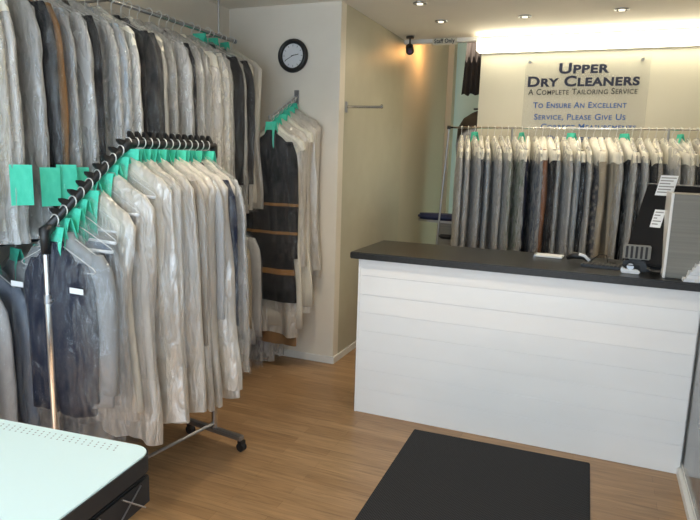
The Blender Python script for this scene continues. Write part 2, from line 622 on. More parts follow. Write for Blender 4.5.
# ---------------------------------------------------------------- clock
ck_ = thing('wall_clock', 'round black-rimmed wall clock with a pale face', 'clock', (-2.186, 4.163, 2.325))
prof = [(0.118, 0.0), (0.122, -0.012), (0.118, -0.030), (0.105, -0.040), (0.090, -0.032), (0.086, -0.014)]
R_ = [[(r * cos(2 * pi * k / 40), y, r * sin(2 * pi * k / 40)) for k in range(40)] for r, y in prof]
put('rim', MB().rings(R_, False, False).mesh('rim', True), M['black_plastic'], ck_)
put('face', cyl(0.089, -0.016, 0.0, 40, 'y'), M['clock_face'], ck_)
tk = MB()
for k in range(12):
    T = Matrix.Rotation(2 * pi * k / 12, 4, 'Y')
    tk.box(-0.002, 0.002, -0.018, -0.0165, 0.066, 0.080, T)
put('hour_marks', tk, M['grey_print'], ck_)
put('minute_hand', MB().box(-0.0018, 0.0018, -0.022, -0.020, -0.01, 0.072, Matrix.Rotation(radians(242), 4, 'Y')), M['black_plastic'], ck_)
put('hour_hand', MB().box(-0.0026, 0.0026, -0.025, -0.023, -0.01, 0.050, Matrix.Rotation(radians(80), 4, 'Y')), M['black_plastic'], ck_)

# ---------------------------------------------------------------- counter
ct = thing('reception_counter', 'white shiplap-fronted service counter with a black worktop', 'counter', (0, 3.41, 0))
pf = MB()
edges = [0.0, 0.161, 0.288, 0.413, 0.538, 0.655, 0.768, 0.886, 0.988]
random.seed(3)
for a, b_ in zip(edges, edges[1:]):
    tilt = random.uniform(-0.0016, 0.0016)
    pf.prism([(0.0 + tilt, a + 0.0002), (0.0 - tilt, b_ - 0.0002), (0.016, b_ - 0.0002), (0.016, a + 0.0002)], -1.315, 0.525, 'x')
put('plank_front', pf.mesh('plank_front', bevel=0.0022), M['white_gloss'], ct)
put('body', MB().box(-1.31, 0.525, 0.016, 0.56, 0, 0.988), M['white_gloss'], ct)
put('end_strip', MB().box(-1.322, -1.31, -0.004, 0.56, 0, 0.988), M['white_gloss'], ct)
put('worktop', MB().box(-1.372, 0.528, -0.03, 0.59, 0.989, 1.030).mesh('w', bevel=0.005), M['black_top'], ct)
put('worktop_return', MB().box(0.528, 1.44, 0.10, 0.59, 0.989, 1.030).mesh('w', bevel=0.005), M['black_top'], ct)

# door mat
mt = tag(put('door_mat', MB().box(-0.49, 0.49, -0.85, 0.85, 0, 0.010).mesh('door_mat', bevel=0.004), M['mat_rubber'], loc=(-0.388, 2.462, 0.001)),
         'large dark ribbed door mat lying on the oak floor', 'mat')
mt.rotation_euler = (0, 0, radians(1.0))

# ---------------------------------------------------------------- things on the counter
TOP = 1.031
A = Vector((0.150, 3.62, 1.075))
B = Vector((0.252, 3.86, 1.497))
e = (B - A)
h = Vector((e.y, -e.x, 0)).normalized()
n_ = -h.cross(e.normalized())
Tm = Matrix((( h.x, n_.x, e.normalized().x, A.x), (h.y, n_.y, e.normalized().y, A.y), (h.z, n_.z, e.normalized().z, A.z), (0, 0, 0, 1)))
tm = thing('touchscreen_terminal', 'black tilted touchscreen terminal with paper labels at the counter end', 'till screen', tuple(A))
Ti = Matrix.Translation(-A) @ Tm
LH = e.length
ps = MB().box(0, 0.42, 0.0, 0.03, 0, LH, Ti).mesh('s', bevel=0.006)
put('screen', ps, M['matte_black'], tm)
put('bezel_edge', MB().box(0, 0.42, -0.002, 0.032, LH, LH + 0.006, Ti), M['dull_chrome'], tm)
put('stand', MB().box(0.14, 0.26, 0.03, 0.05, -0.02, 0.25, Ti).mesh('s', bevel=0.004), M['black_plastic'], tm)
put('foot', MB().box(0.09, 0.31, -0.01, 0.20, -(A.z - TOP), -(A.z - TOP) + 0.016).mesh('f', bevel=0.004), M['black_plastic'], tm)


def paper_with_print(name, parent, T, x0, x1, z0, z1, rows, y=-0.002):
    p = put(name, MB().box(x0, x1, y - 0.0012, y, z0, z1, T), M['label'], parent)
    pr = MB()
    hh = (z1 - z0) / (rows + 1)
    for i in range(rows):
        zc = z1 - hh * (i + 0.9)
        pr.box(x0 + 0.006, x1 - 0.006 - 0.012 * ((i * 7) % 3), y - 0.0022, y - 0.0014, zc - hh * 0.18, zc + hh * 0.18, T)
    put('print', pr, M['grey_print'], p)
    return p


paper_with_print('taped_notice', tm, Ti, 0.058, 0.150, LH - 0.070, LH + 0.060, 6)
paper_with_print('sticker', tm, Ti, 0.085, 0.140, LH - 0.27, LH - 0.16, 5)

tw = thing('grey_organiser_box', 'tall ribbed grey box with a white front edge on the counter', 'box', (0.347, 3.47, TOP))
put('body', MB().box(0, 0.36, 0.003, 0.26, 0, 0.432).mesh('b', bevel=0.004), M['ribbed_grey'], tw)
put('edge_strip', MB().box(-0.005, 0.008, -0.004, 0.262, 0, 0.436).mesh('b', bevel=0.002), M['trim'], tw)

for k in range(6):
    o = thing('leaflet_bundle', 'white leaflet bundle, %s of the stepped stack at the right end of the counter' %
              ['lowest', 'second lowest', 'third lowest', 'third highest', 'second highest', 'topmost'][k], 'leaflets',
              (0.432 + 0.013 * k, 3.40 + 0.006 * k, TOP + 0.0172 * k), radians([3, -4, 5, -2, 4, -3][k]), 'white leaflet bundles stacked on the counter')
    sh = MB()
    for q in range(4):
        sh.box(0.001 * q, 0.13 + 0.001 * ((q * 5) % 3), 0.0, 0.055, 0.0042 * q, 0.0042 * q + 0.0034)
    put('sheets', sh.mesh('s'), M['label'], o)
    put('paper_band', MB().box(0.05, 0.07, -0.001, 0.056, 0, 0.0166), M['trim'], o)

pr_ = thing('card_reader', 'small grey striped card reader standing against the black screen', 'card reader', (0.155, 3.575, TOP))
put('base', MB().box(0.0, 0.12, 0.0, 0.05, 0, 0.06).mesh('b', bevel=0.006), M['black_plastic'], pr_)
put('body', MB().box(-0.003, 0.132, 0.0, 0.03, 0.068, 0.145).mesh('b', bevel=0.005), M['ribbed_grey'], pr_)
put('neck', MB().box(0.03, 0.09, 0.008, 0.026, 0.058, 0.070), M['black_plastic'], pr_)
kp = MB()
for q in range(5):
    kp.box(0.008 + 0.024 * q, 0.020 + 0.024 * q, -0.003, 0.001, 0.074, 0.139)
put('keypad_strips', kp, M['black_rubber'], pr_)

td = thing('tape_dispenser', 'small pale tape dispenser at the counter edge below the card reader', 'dispenser', (0.150, 3.50, TOP))
put('base', MB().prism([(0, 0), (0.085, 0), (0.09, 0.012), (0.075, 0.022), (0.02, 0.020), (-0.004, 0.034), (-0.006, 0.01)], 0, 0.035).mesh('b', bevel=0.002), M['label'], td)
put('frame', MB().tube([(-0.004, 0.0, 0.03), (-0.004, 0.0, 0.046), (0.084, 0.0, 0.044), (0.088, 0.0, 0.018)], 0.0028, 6), M['black_plastic'], td)
put('tape_roll', cyl(0.017, 0.006, 0.028, 20, 'y', 0.040, 0.036), M['dull_chrome'], td)

kb = thing('keyboard', 'flat black keyboard lying on the worktop in front of the rack', 'keyboard', (-0.06, 3.60, TOP), radians(-6))
put('case', MB().box(0, 0.30, 0, 0.12, 0, 0.014).mesh('c', bevel=0.004), M['black_plastic'], kb)
ks = MB()
for i in range(14):
    for j in range(5):
        ks.box(0.010 + i * 0.0203, 0.010 + i * 0.0203 + 0.016, 0.010 + j * 0.021, 0.010 + j * 0.021 + 0.017, 0.014, 0.018)
put('keys', ks, M['black_rubber'], kb)

nb = thing('white_notepad', 'thin white notepad lying at the back of the worktop', 'notepad', (-0.33, 3.82, TOP), radians(-4))
put('pages', MB().box(0, 0.16, 0, 0.10, 0.002, 0.012), M['label'], nb)
put('cover', MB().box(-0.002, 0.162, -0.002, 0.102, 0, 0.002), M['black_plastic'], nb)
put('binding', MB().box(-0.004, 0.004, -0.002, 0.102, 0.0, 0.014), M['dull_chrome'], nb)

hd = thing('barcode_scanner', 'black handheld scanner with a white band and cable beside the notepad', 'scanner', (-0.14, 3.74, TOP), radians(-12))
hp = [(0, 0, 0.022), (0.04, 0, 0.040), (0.09, 0.0, 0.040), (0.13, 0.0, 0.018)]
put('handle', MB().tube(hp, [0.012, 0.02, 0.018, 0.012], 12).mesh('h', True), M['black_plastic'], hd)
put('white_band', MB().tube([(0.07, -0.012, 0.052), (0.10, -0.012, 0.046), (0.13, -0.012, 0.020)], 0.009, 8).mesh('h', True), M['label'], hd)
put('cable', MB().tube([(0.125, 0, 0.01), (0.15, 0.02, 0.035), (0.17, 0.05, 0.055), (0.20, 0.08, 0.05), (0.21, 0.09, 0.006), (0.25, 0.12, 0.005)], 0.003, 6).mesh('h', True), M['black_plastic'], hd)

# ---------------------------------------------------------------- security camera
sc_ = thing('security_camera', 'small black security camera under the ceiling beside the back opening', 'camera', (-1.695, 5.46, CZ - 0.01))
put('mount', MB().tube([(0, 0, 0), (0, 0, -0.015)], 0.035, 16), M['black_plastic'], sc_)
put('arm', MB().tube([(0, 0, -0.01), (0, 0, -0.075)], 0.008, 8), M['black_plastic'], sc_)
hdm = MB().tube([(-0.012, 0.03, -0.075), (-0.004, 0.01, -0.09), (0.02, -0.05, -0.135), (0.022, -0.054, -0.138)], [0.022, 0.036, 0.036, 0.03], 18)
put('housing', hdm.mesh('h', True), M['black_plastic'], sc_)
put('lens', MB().tube([(0.022, -0.055, -0.139), (0.024, -0.06, -0.142)], 0.018, 16), mat('purple_lens', (0.10, 0.05, 0.14), 0.1), sc_)

# chrome arm on the corridor wall
ca = thing('chrome_hanging_arm', 'short empty chrome hanging arm fixed to the wall corner', 'clothes rail', (-1.812, 4.30, 1.969))
put('bracket', MB().box(0, 0.010, -0.02, 0.02, -0.042, 0.038).mesh('b', bevel=0.003), M['dull_chrome'], ca)
put('arm', MB().tube([(0.008, 0, 0), (0.285, 0, -0.004)], 0.011, 12), M['chrome'], ca)
put('end_knob', MB().tube([(0.280, 0, 0.0), (0.290, 0, 0.004)], 0.015, 12), M['chrome'], ca)

# ---------------------------------------------------------------- garment parts (shared meshes)
def fold_ring(hw, ht, z, n, amp, k, ph, x0=0.0, p=2.6, lean=0.0):
    ring = []
    for i in range(n):
        t = 2 * pi * i / n
        c, s_ = cos(t), sin(t)
        x = hw * math.copysign(abs(c) ** (2 / p), c)
        y = ht * math.copysign(abs(s_) ** (2 / p), s_)
        y += amp * sin(k * x / max(hw, 0.03) + ph + 1.7 * z) + 0.5 * amp * sin(2.3 * k * x / max(hw, 0.03) - ph * 2 + 3 * z)
        y += 0.25 * amp * sin(7 * t + ph)
        ring.append((x0 + x + lean * z, y, z))
    return ring


def interp(tab, z):
    for (a, va), (b_, vb) in zip(tab, tab[1:]):
        if b_ <= z <= a:
            f = (z - a) / (b_ - a)
            f = f * f * (3 - 2 * f)
            return [u + (v - u) * f for u, v in zip(va, vb)]
    return tab[-1][1]


def loft(tab, zs, n, amp, k, ph, lean=0.0, top=True, bot=True, x0=0):
    R = []
    z_top = zs[0]
    for z in zs:
        hw, ht = interp(tab, z)
        g = min(1, max(0, (z_top - z) / 0.35))
        R.append(fold_ring(hw, ht, z, n, amp * g, k, ph, x0, lean=lean))
    return MB().rings(R, top, bot)


def zlist(a, b_, n):
    return [a + (b_ - a) * i / n for i in range(n + 1)]


def body_mesh(L, rnd, kind):
    flare = {'jacket': 0.225, 'shirt': 0.215, 'dress': 0.27, 'coat': 0.25}[kind]
    waist = {'jacket': 0.20, 'shirt': 0.205, 'dress': 0.16, 'coat': 0.21}[kind]
    tab = [(-0.085, (0.045, 0.026)), (-0.115, (0.062, 0.034)), (-0.15, (0.13, 0.036)), (-0.20, (0.198, 0.036)), (-0.28, (0.205, 0.042)),
           (-0.5, (waist, 0.040)), (-L, (flare, 0.036))]
    mb = loft(tab, [-0.085, -0.10, -0.115, -0.135, -0.16, -0.18, -0.20, -0.24] + zlist(-0.30, -L, 9), 36, 0.014, rnd.uniform(3.5, 6), rnd.uniform(0, 6))
    return mb.mesh('body', True)


def sleeve_mesh(side, L, rnd, short=False):
    ln = min(L - 0.06, 0.98)
    top = (-0.165)
    mb = MB()
    R = []
    out = rnd.uniform(0.0, 0.022)
    bend = rnd.uniform(-0.012, 0.02)
    zs = zlist(top, -ln, 9)
    for i, z in enumerate(zs):
        f = i / (len(zs) - 1)
        w_ = 0.060 - 0.018 * f if i else 0.03
        th = 0.034 - 0.008 * f if i else 0.015
        cx = side * (0.178 + out * f + 0.03 * min(1, f * 4))
        cy = bend * sin(f * pi) + 0.01 * f
        R.append([(cx + w_ * cos(t) * (1 + 0.06 * sin(9 * f * 3 + t)), cy + th * sin(t) + 0.004 * sin(12 * f + 2 * t), z) for t in [2 * pi * k / 14 for k in range(14)]])
    mb.rings(R)
    return mb.mesh('sleeve', True)


def cover_mesh(L, rnd):
    tab = [(-0.055, (0.020, 0.012)), (-0.09, (0.075, 0.03)), (-0.16, (0.190, 0.040)), (-0.205, (0.244, 0.048)), (-0.30, (0.268, 0.062)), (-0.7, (0.280, 0.064)), (-L, (0.286, 0.058))]
    mb = loft(tab, [-0.055, -0.07, -0.09, -0.12, -0.15, -0.18, -0.205, -0.24] + zlist(-0.30, -L, 12), 44, 0.016, rnd.uniform(5, 8), rnd.uniform(0, 6), top=False, bot=False)
    # loose wrinkles
    mb.v = [(x + 0.004 * sin(31 * z + 9 * y), y + 0.004 * sin(23 * z + 17 * x), z) for x, y, z in mb.v]
    return mb.mesh('plastic_cover', True)


def white_cover_mesh(L, rnd):
    wb = rnd.uniform(0.21, 0.29)
    tab = [(-0.06, (0.022, 0.014)), (-0.09, (0.075, 0.03)), (-0.165, (0.205, 0.034)), (-0.20, (0.238, 0.036)), (-0.30, (0.235, 0.046)), (-0.7, (wb - 0.02, 0.050)), (-L, (wb + 0.02, 0.048))]
    mb = loft(tab, [-0.06, -0.07, -0.09, -0.12, -0.15, -0.18, -0.20, -0.24] + zlist(-0.30, -L, 12), 48, 0.020, rnd.uniform(3.5, 7), rnd.uniform(0, 6),
              lean=rnd.uniform(-0.02, 0.03), top=False, bot=False)
    p1, p2 = rnd.uniform(0, 6), rnd.uniform(0, 6)
    mb.v = [(x + 0.006 * sin(9 * z + p1) * min(1, -z), y + 0.005 * sin(11 * z + 14 * x + p2), z + (0.012 * sin(18 * x + p1) if z < -L + 0.01 else 0)) for x, y, z in mb.v]
    return mb.mesh('white_cover', True)


def trousers_mesh(L, rnd):
    tab = [(-0.196, (0.165, 0.010)), (-0.21, (0.172, 0.022)), (-0.5, (0.150, 0.034)), (-L, (0.140, 0.030))]
    return loft(tab, [-0.196, -0.203, -0.21, -0.25] + zlist(-0.32, -L, 7), 32, 0.010, rnd.uniform(3, 5), rnd.uniform(0, 6)).mesh('trousers', True)


def guard_mesh():
    return MB().tube([(-0.20, 0, -0.193), (0.205, 0, -0.193)], 0.0065, 10).mesh('card_guard', True)


def cape_mesh(rnd):
    tab = [(-0.060, (0.024, 0.022)), (-0.12, (0.11, 0.046)), (-0.195, (0.240, 0.048)), (-0.27, (0.256, 0.050))]
    mb = loft(tab, [-0.060, -0.085, -0.12, -0.15, -0.175, -0.195, -0.22, -0.245 - rnd.uniform(0, 0.025)], 32, 0.006, 6, rnd.uniform(0, 6), top=False, bot=False)
    p1, p2 = rnd.uniform(0, 6), rnd.uniform(0, 6)
    zl = min(z for x, y, z in mb.v)
    mb.v = [(x, y + 0.004 * sin(30 * x + p2), z + (0.014 * sin(21 * x + p1) + 0.008 * sin(47 * x + p2) if z < zl + 0.002 else 0)) for x, y, z in mb.v]
    return mb.mesh('shoulder_cape', True)


def hanger_mesh():
    mb = MB()
    pts = [(0.014 * cos(a), 0, 0.010 + 0.014 * sin(a) - 0.010) for a in [radians(q) for q in range(-60, 211, 30)]]
    pts = pts[::-1]
    arc = [(0.022 * cos(radians(q)), 0, 0.022 * sin(radians(q))) for q in (190, 160, 130, 100, 70, 40, 10, -20, -50)]
    arc += [(0.003, 0, -0.024), (0, 0, -0.04), (0, 0, -0.09)]
    mb.tube(arc, 0.0025, 6)
    mb.tube([(0, 0, -0.088), (0.06, 0, -0.112), (0.20, 0, -0.178), (0.212, 0, -0.19), (0.20, 0, -0.198), (0, 0, -0.20), (-0.20, 0, -0.198),
             (-0.212, 0, -0.19), (-0.20, 0, -0.178), (-0.06, 0, -0.112), (0, 0, -0.088)], 0.0019, 6)
    return mb.mesh('hanger', True)


def tag_mesh(rnd):
    mb = MB()
    w_ = 0.045
    ln = rnd.uniform(0.16, 0.20)
    for s_ in (-1, 1):
        R = []
        for i in range(7):
            f = i / 6
            z = -0.028 - ln * f
            y = s_ * (0.003 + 0.020 * f + 0.006 * sin(3 * f))
            tw_ = 0.006 * sin(2.5 * f) * s_
            R.append([(-w_, y - tw_, z), (w_, y + tw_, z), (w_, y + tw_ + 0.0015, z), (-w_, y - tw_ + 0.0015, z)])
        mb.rings(R)
    return mb.mesh('paper_tag')


def flat_tag_mesh():
    R = []
    for i in range(6):
        f = i / 5
        R.append([(0.001 + 0.004 * sin(2 * f), -0.036, -0.15 * f), (0.004 * sin(2 * f + 1), 0.036, -0.15 * f), (0.0015 + 0.004 * sin(2 * f + 1), 0.036, -0.15 * f),
                  (0.0025 + 0.004 * sin(2 * f), -0.036, -0.15 * f)])
    return MB().rings(R).mesh('bag_tag')


rnd = random.Random(11)
HANGER = hanger_mesh()
GUARD = guard_mesh()
TAGS = [tag_mesh(rnd) for _ in range(4)]
CAPES = [cape_mesh(rnd) for _ in range(4)]
BODY, SLV, COVER = {}, {}, {}


def lib(store, key, fn, nvar=3):
    """one of a few shared variants of a mesh"""
    k = (key, rnd.randrange(nvar))
    if k not in store:
        store[k] = fn()
    return store[k]


ORD = ['first', 'second', 'third', 'fourth', 'fifth', 'sixth', 'seventh', 'eighth', 'ninth', 'tenth', 'eleventh', 'twelfth', 'thirteenth', 'fourteenth',
       'fifteenth', 'sixteenth', 'seventeenth', 'eighteenth', 'nineteenth', 'twentieth', 'twenty-first', 'twenty-second', 'twenty-third', 'twenty-fourth', 'twenty-fifth',
       'twenty-sixth', 'twenty-seventh', 'twenty-eighth', 'twenty-ninth', 'thirtieth', 'thirty-first', 'thirty-second', 'thirty-third', 'thirty-fourth', 'thirty-fifth',
       'thirty-sixth', 'thirty-seventh', 'thirty-eighth', 'thirty-ninth', 'fortieth', 'forty-first', 'forty-second', 'forty-third', 'forty-fourth', 'forty-fifth']


def garment(loc, rz, color, kind, L, CL, label, group, cape=False, tagged=True, film='film', ty=1.0, m=None, slim=1.0):
    o = thing('bagged_' + kind, label, kind, loc, rz, group)
    m = m or M['c_' + color]
    Lk = round(L, 2)
    parts = [('hanger', HANGER, M['wire'], 1)]
    if kind == 'trousers':
        parts.append(('trousers_legs', lib(BODY, (kind, Lk), lambda: trousers_mesh(Lk, rnd), 2), m, ty))
        parts.append(('card_guard', GUARD, M['label'], 1))
    else:
        parts.append(('body', lib(BODY, (kind, Lk), lambda: body_mesh(Lk, rnd, kind), 2), m, ty))
        if film != 'white_film':
            for s_ in (-1, 1):
                parts.append(('sleeve', lib(SLV, (s_, Lk), lambda: sleeve_mesh(s_, Lk, rnd), 3), m, ty))
    if CL:
        c2 = round(CL, 2)
        if film == 'white_film':
            parts.append(('plastic_cover', lib(COVER, ('w', c2), lambda: white_cover_mesh(c2, rnd), 3), M[film], ty))
        else:
            parts.append(('plastic_cover', lib(COVER, c2, lambda: cover_mesh(c2, rnd), 3), M[film], ty))
    if cape:
        parts.append(('shoulder_cape', CAPES[rnd.randrange(4)], M['cape_paper'], ty))
    if tagged:
        parts.append(('paper_tag', TAGS[rnd.randrange(4)], M['green_paper'], 1))
    for nm, me, mm, sy in parts:
        c = put(nm, me, mm, o)
        c.scale = (slim if nm in ('body', 'sleeve') else 1, sy, 1)
        if nm == 'paper_tag':
            c.rotation_euler = (0, 0, rnd.uniform(-0.5, 0.5))
            c.location = (rnd.uniform(-0.01, 0.01), 0, 0)
    return o


# ---------------------------------------------------------------- row A: upper wall rail
ra = thing('wall_hanging_rail', 'long chrome clothes rail along the left wall below the ceiling', 'clothes rail', (-2.46, 0, 2.375))
put('tube', MB().tube([(0, 1.25, 0), (0, 3.79, 0)], 0.013, 14).mesh('t', True), M['chrome'], ra)
put('end_cap', MB().tube([(0, 3.785, 0), (0, 3.80, 0)], 0.016, 14), M['dull_chrome'], ra)
for y in (1.6, 2.62, 3.6):
    b3 = put('wall_bracket', MB().tube([(-0.29, y, 0.0), (0, y, 0.0)], 0.007, 8).tube([(-0.29, y, 0), (-0.286, y, 0)], 0.03, 14), M['dull_chrome'], ra)
    put('hanging_rod', MB().tube([(0, y, 0.0), (0, y, 0.31)], 0.006, 8), M['dull_chrome'], b3)
seqA = [('charcoal', 'jacket'), ('charcoal', 'jacket'), ('silver grey', 'shirt'), ('black', 'jacket'), ('silver grey', 'jacket'), ('cream', 'shirt'), ('white', 'shirt'), ('grey', 'coat'),
        ('black', 'jacket'), ('tan brown', 'jacket'), ('pale blue', 'shirt'), ('silver grey', 'jacket'), ('black', 'jacket'), ('silver grey', 'shirt'), ('pale blue', 'shirt'), ('white', 'shirt'),
        ('black', 'jacket'), ('charcoal', 'jacket'), ('silver grey', 'shirt'), ('grey', 'coat'), ('silver grey', 'shirt'), ('black', 'jacket'), ('silver grey', 'jacket'), ('grey', 'jacket'),
        ('white', 'shirt'), ('ivory', 'coat'), ('silver grey', 'shirt'), ('black', 'jacket'), ('silver grey', 'shirt'), ('charcoal', 'jacket'), ('white', 'coat'), ('ivory', 'coat')]
NA = len(seqA)
bag_tag_mesh = flat_tag_mesh()
for i, (c, k) in enumerate(seqA):
    y = 1.36 + (3.75 - 1.36) * i / (NA - 1)
    near = i < NA // 2
    lab = 'bagged %s %s on the upper wall rail, %s from the %s end' % (c, k, ORD[i] if near else ORD[NA - 1 - i], 'near' if near else 'clock')
    dark = c in ('black', 'charcoal', 'tan brown')
    g = garment((-2.46 + rnd.uniform(-0.012, 0.012) + (0.015 if dark else 0), y, 2.375), radians(rnd.uniform(-8, 8)), c, k, 1.12, 1.17, lab,
                'bagged clothes on the upper wall rail', cape=not dark and i % 3 == 0, tagged=(i > NA - 8 and i % 2 == 0), film='white_film' if i > NA - 3 else 'thin_film' if dark else 'cloudy_film', ty=0.9 if c == 'tan brown' else 0.62)
    if i in (6, 7, 9, 10):
        d = put('bag_tag', bag_tag_mesh, M['green_paper'], g)
        d.location = (0.285, -0.01, -0.845 - 0.012 * (i % 3))
        d.rotation_euler = (0, 0, radians(-48 + 3 * i))
        d.scale = (1, 1.15, 1.1)

# ---------------------------------------------------------------- row L: lower wall rail (mostly hidden behind the wheeled rack)
rl = thing('lower_wall_rail', 'lower clothes rail on the left wall behind the wheeled rack', 'clothes rail', (-2.46, 0, 1.17))
put('tube', MB().tube([(0, 1.45, 0), (0, 4.10, 0)], 0.012, 14).mesh('t', True), M['black_plastic'], rl)
for y in (1.6, 2.8, 4.0):
    put('wall_bracket', MB().tube([(-0.29, y, 0.0), (0, y, 0.0)], 0.007, 8), M['dull_chrome'], rl)
seqL = [('charcoal', 'jacket'), ('silver grey', 'jacket'), ('slate blue', 'jacket'), ('grey', 'shirt'), ('navy', 'jacket'), ('silver grey', 'coat'), ('black', 'jacket'), ('grey', 'jacket'),
        ('white', 'shirt'), ('charcoal', 'jacket'), ('taupe', 'coat'), ('grey', 'jacket'), ('black', 'jacket'), ('silver grey', 'shirt'), ('taupe', 'coat'),
        ('beige', 'shirt'), ('silver grey', 'jacket'), ('blue', 'jacket'), ('beige', 'coat')]
NL = len(seqL)
for i, (c, k) in enumerate(seqL):
    y = 1.55 + (4.02 - 1.55) * i / (NL - 1)
    near = i < NL // 2
    lab = 'bagged %s %s on the lower wall rail, %s from its %s end' % (c, k, ORD[i] if near else ORD[NL - 1 - i], 'near' if near else 'clock')
    garment((-2.46, y, 1.17), radians(rnd.uniform(-10, 10)), c, k, rnd.choice([0.85, 0.95]) if i < NL - 2 else 1.05, 1.12, lab, 'bagged clothes on the lower wall rail', cape=False,
            tagged=i < 5, film='film' if i < NL - 2 else 'cloudy_film', ty=0.8)

# ---------------------------------------------------------------- wheeled rack B
P1 = Vector((-2.003, 1.735, 0))
P2 = Vector((-1.868, 2.668, 0))
dv = (P2 - P1).normalized()
LEN = (P2 - P1).length
ang = math.atan2(dv.y, dv.x)
rk = thing('wheeled_garment_rack', 'wheeled chrome garment rack with a black stepped hanging bar', 'clothes rack', (P1.x, P1.y, 0), ang)
# local x runs from near post to far post
ZN, ZF, XC = 1.275, 1.632, 0.415


def barz(x):
    return ZN + (ZF - ZN) * min(1, max(0, x / XC))


put('hanging_bar', MB().tube([(-0.01, 0, ZN - 0.008), (XC - 0.02, 0, ZF - 0.014), (XC + 0.02, 0, ZF), (LEN + 0.02, 0, ZF)], 0.018, 14).mesh('t', True), M['black_plastic'], rk)
put('elbow_joint', MB().tube([(XC - 0.035, 0, ZF - 0.03), (XC + 0.0, 0, ZF - 0.002), (XC + 0.035, 0, ZF)], [0.020, 0.025, 0.021], 14).mesh('e', True), M['black_plastic'], rk)
put('near_joint', MB().tube([(0.03, 0, ZN + 0.02), (0, 0, ZN), (0, 0, ZN - 0.02), (0, 0, ZN - 0.09)], [0.02, 0.026, 0.020, 0.017], 14).mesh('e', True), M['black_plastic'], rk)
put('far_joint', MB().tube([(LEN + 0.01, 0, ZF + 0.005), (LEN + 0.01, 0, ZF - 0.06)], 0.02, 14), M['black_plastic'], rk)
p_ = put('post', MB().tube([(0, 0, 0.06), (0, 0, 1.00)], 0.0155, 16), M['chrome'], rk)
put('inner_tube', MB().tube([(0, 0, 0.98), (0, 0, ZN - 0.07)], 0.0125, 16), M['chrome'], p_)
put('collar', MB().tube([(0, 0, 0.985), (0, 0, 1.02)], 0.0175, 16).tube([(0, -0.03, 1.0), (0, 0, 1.0)], 0.006, 10), M['dull_chrome'], p_)
put('post', MB().tube([(LEN, 0, 0.06), (LEN, 0, ZF - 0.05)], 0.0155, 16), M['chrome'], rk)
put('lower_brace', MB().tube([(0, 0, 0.115), (LEN, 0, 0.115)], 0.009, 10), M['dull_chrome'], rk)
put('lower_brace', MB().tube([(0, 0.02, 0.10), (LEN, 0.02, 0.10)], 0.005, 10), M['dull_chrome'], rk)
for x in (0, LEN):
    ft = put('foot_bar', MB().box(x - 0.018, x + 0.018, -0.20, 0.20, 0.062, 0.090).mesh('f', bevel=0.005), M['dull_chrome'], rk)
    for y in (-0.19, 0.19):
        cs = put('caster', MB().tube([(x - 0.011, y, 0.024), (x + 0.011, y, 0.024)], 0.024, 18).tube([(x + 0.014, y, 0.024), (x + 0.020, y, 0.024)], 0.024, 18)
                 .box(x - 0.014, x + 0.022, y - 0.014, y + 0.012, 0.036, 0.060), M['black_plastic'], rk)
sp_me = MB().prism([(-0.014, 0.0), (0.017, 0.0), (0.014, 0.012), (0.0, 0.034), (-0.012, 0.044), (-0.018, 0.034)], -0.011, 0.011).mesh('hook_stop', bevel=0.002)
NB = 22
for i in range(NB):
    x = 0.045 + (LEN - 0.085) * i / (NB - 1) + 0.021
    if x > LEN:
        continue
    h_ = put('hook_stop', sp_me, M['black_plastic'], rk)
    h_.location = (x, 0, barz(x) + 0.010)
    h_.rotation_euler = (0, -math.atan2(ZF - ZN, XC) if x < XC else 0, 0)
seqB = [('navy', 'jacket', 0.80, 'thin_film'), ('grey', 'jacket', 0.80, 'film'), ('charcoal', 'trousers', 0.80, 'film'), ('slate blue', 'trousers', 0.80, 'film'), ('taupe', 'trousers', 0.95, 'film'),
        ('ivory', 'coat', 1.00, 'white_film'), ('grey', 'trousers', 0.85, 'film'), ('white', 'coat', 1.20, 'white_film'), ('silver grey', 'trousers', 0.85, 'film'), ('ivory', 'coat', 1.20, 'white_film'),
        ('charcoal', 'trousers', 0.95, 'film'), ('white', 'coat', 1.22, 'white_film'), ('white', 'trousers', 0.9, 'film'), ('ivory', 'coat', 1.20, 'white_film'), ('taupe', 'jacket', 1.0, 'film'),
        ('white', 'coat', 1.22, 'white_film'), ('ivory', 'coat', 1.22, 'white_film'), ('silver grey', 'jacket', 0.9, 'film'), ('ivory', 'coat', 1.14, 'white_film'), ('navy', 'jacket', 0.95, 'film'),
        ('ivory', 'coat', 1.22, 'white_film'), ('silver grey', 'coat', 1.10, 'cloudy_film')]
for i, (c, k, L_, fl) in enumerate(seqB):
    x = 0.045 + (LEN - 0.085) * i / (NB - 1)
    p = P1 + dv * x
    near = i < NB // 2
    lab = 'bagged %s %s on the wheeled rack, %s from its %s end' % (c, k, ORD[i] if near else ORD[NB - 1 - i], 'near' if near else 'far')
    g = garment((p.x, p.y, barz(x) + 0.004), ang - pi / 2 + radians(rnd.uniform(-5, 5) + (3 if i < 6 else 0)), c, k, L_, 0.93 if i < 2 else L_ + 0.05, lab,
                'bagged clothes on the wheeled rack', cape=False, tagged=True, film=fl, ty=0.9 if i < 2 else 0.8 if fl == 'white_film' else 0.55, slim=0.74 if i == 0 else 1.0)
    if i < 2:
        for (lx, lz) in ((0.17, -0.26), (-0.17, -0.27)) if i == 0 else ((-0.02, -0.80),):
            q = put('white_label', MB().box(lx - 0.036, lx + 0.036, -0.058, -0.056, lz - 0.011 * (1 if i == 0 else 2), lz + 0.011), M['label'], g)

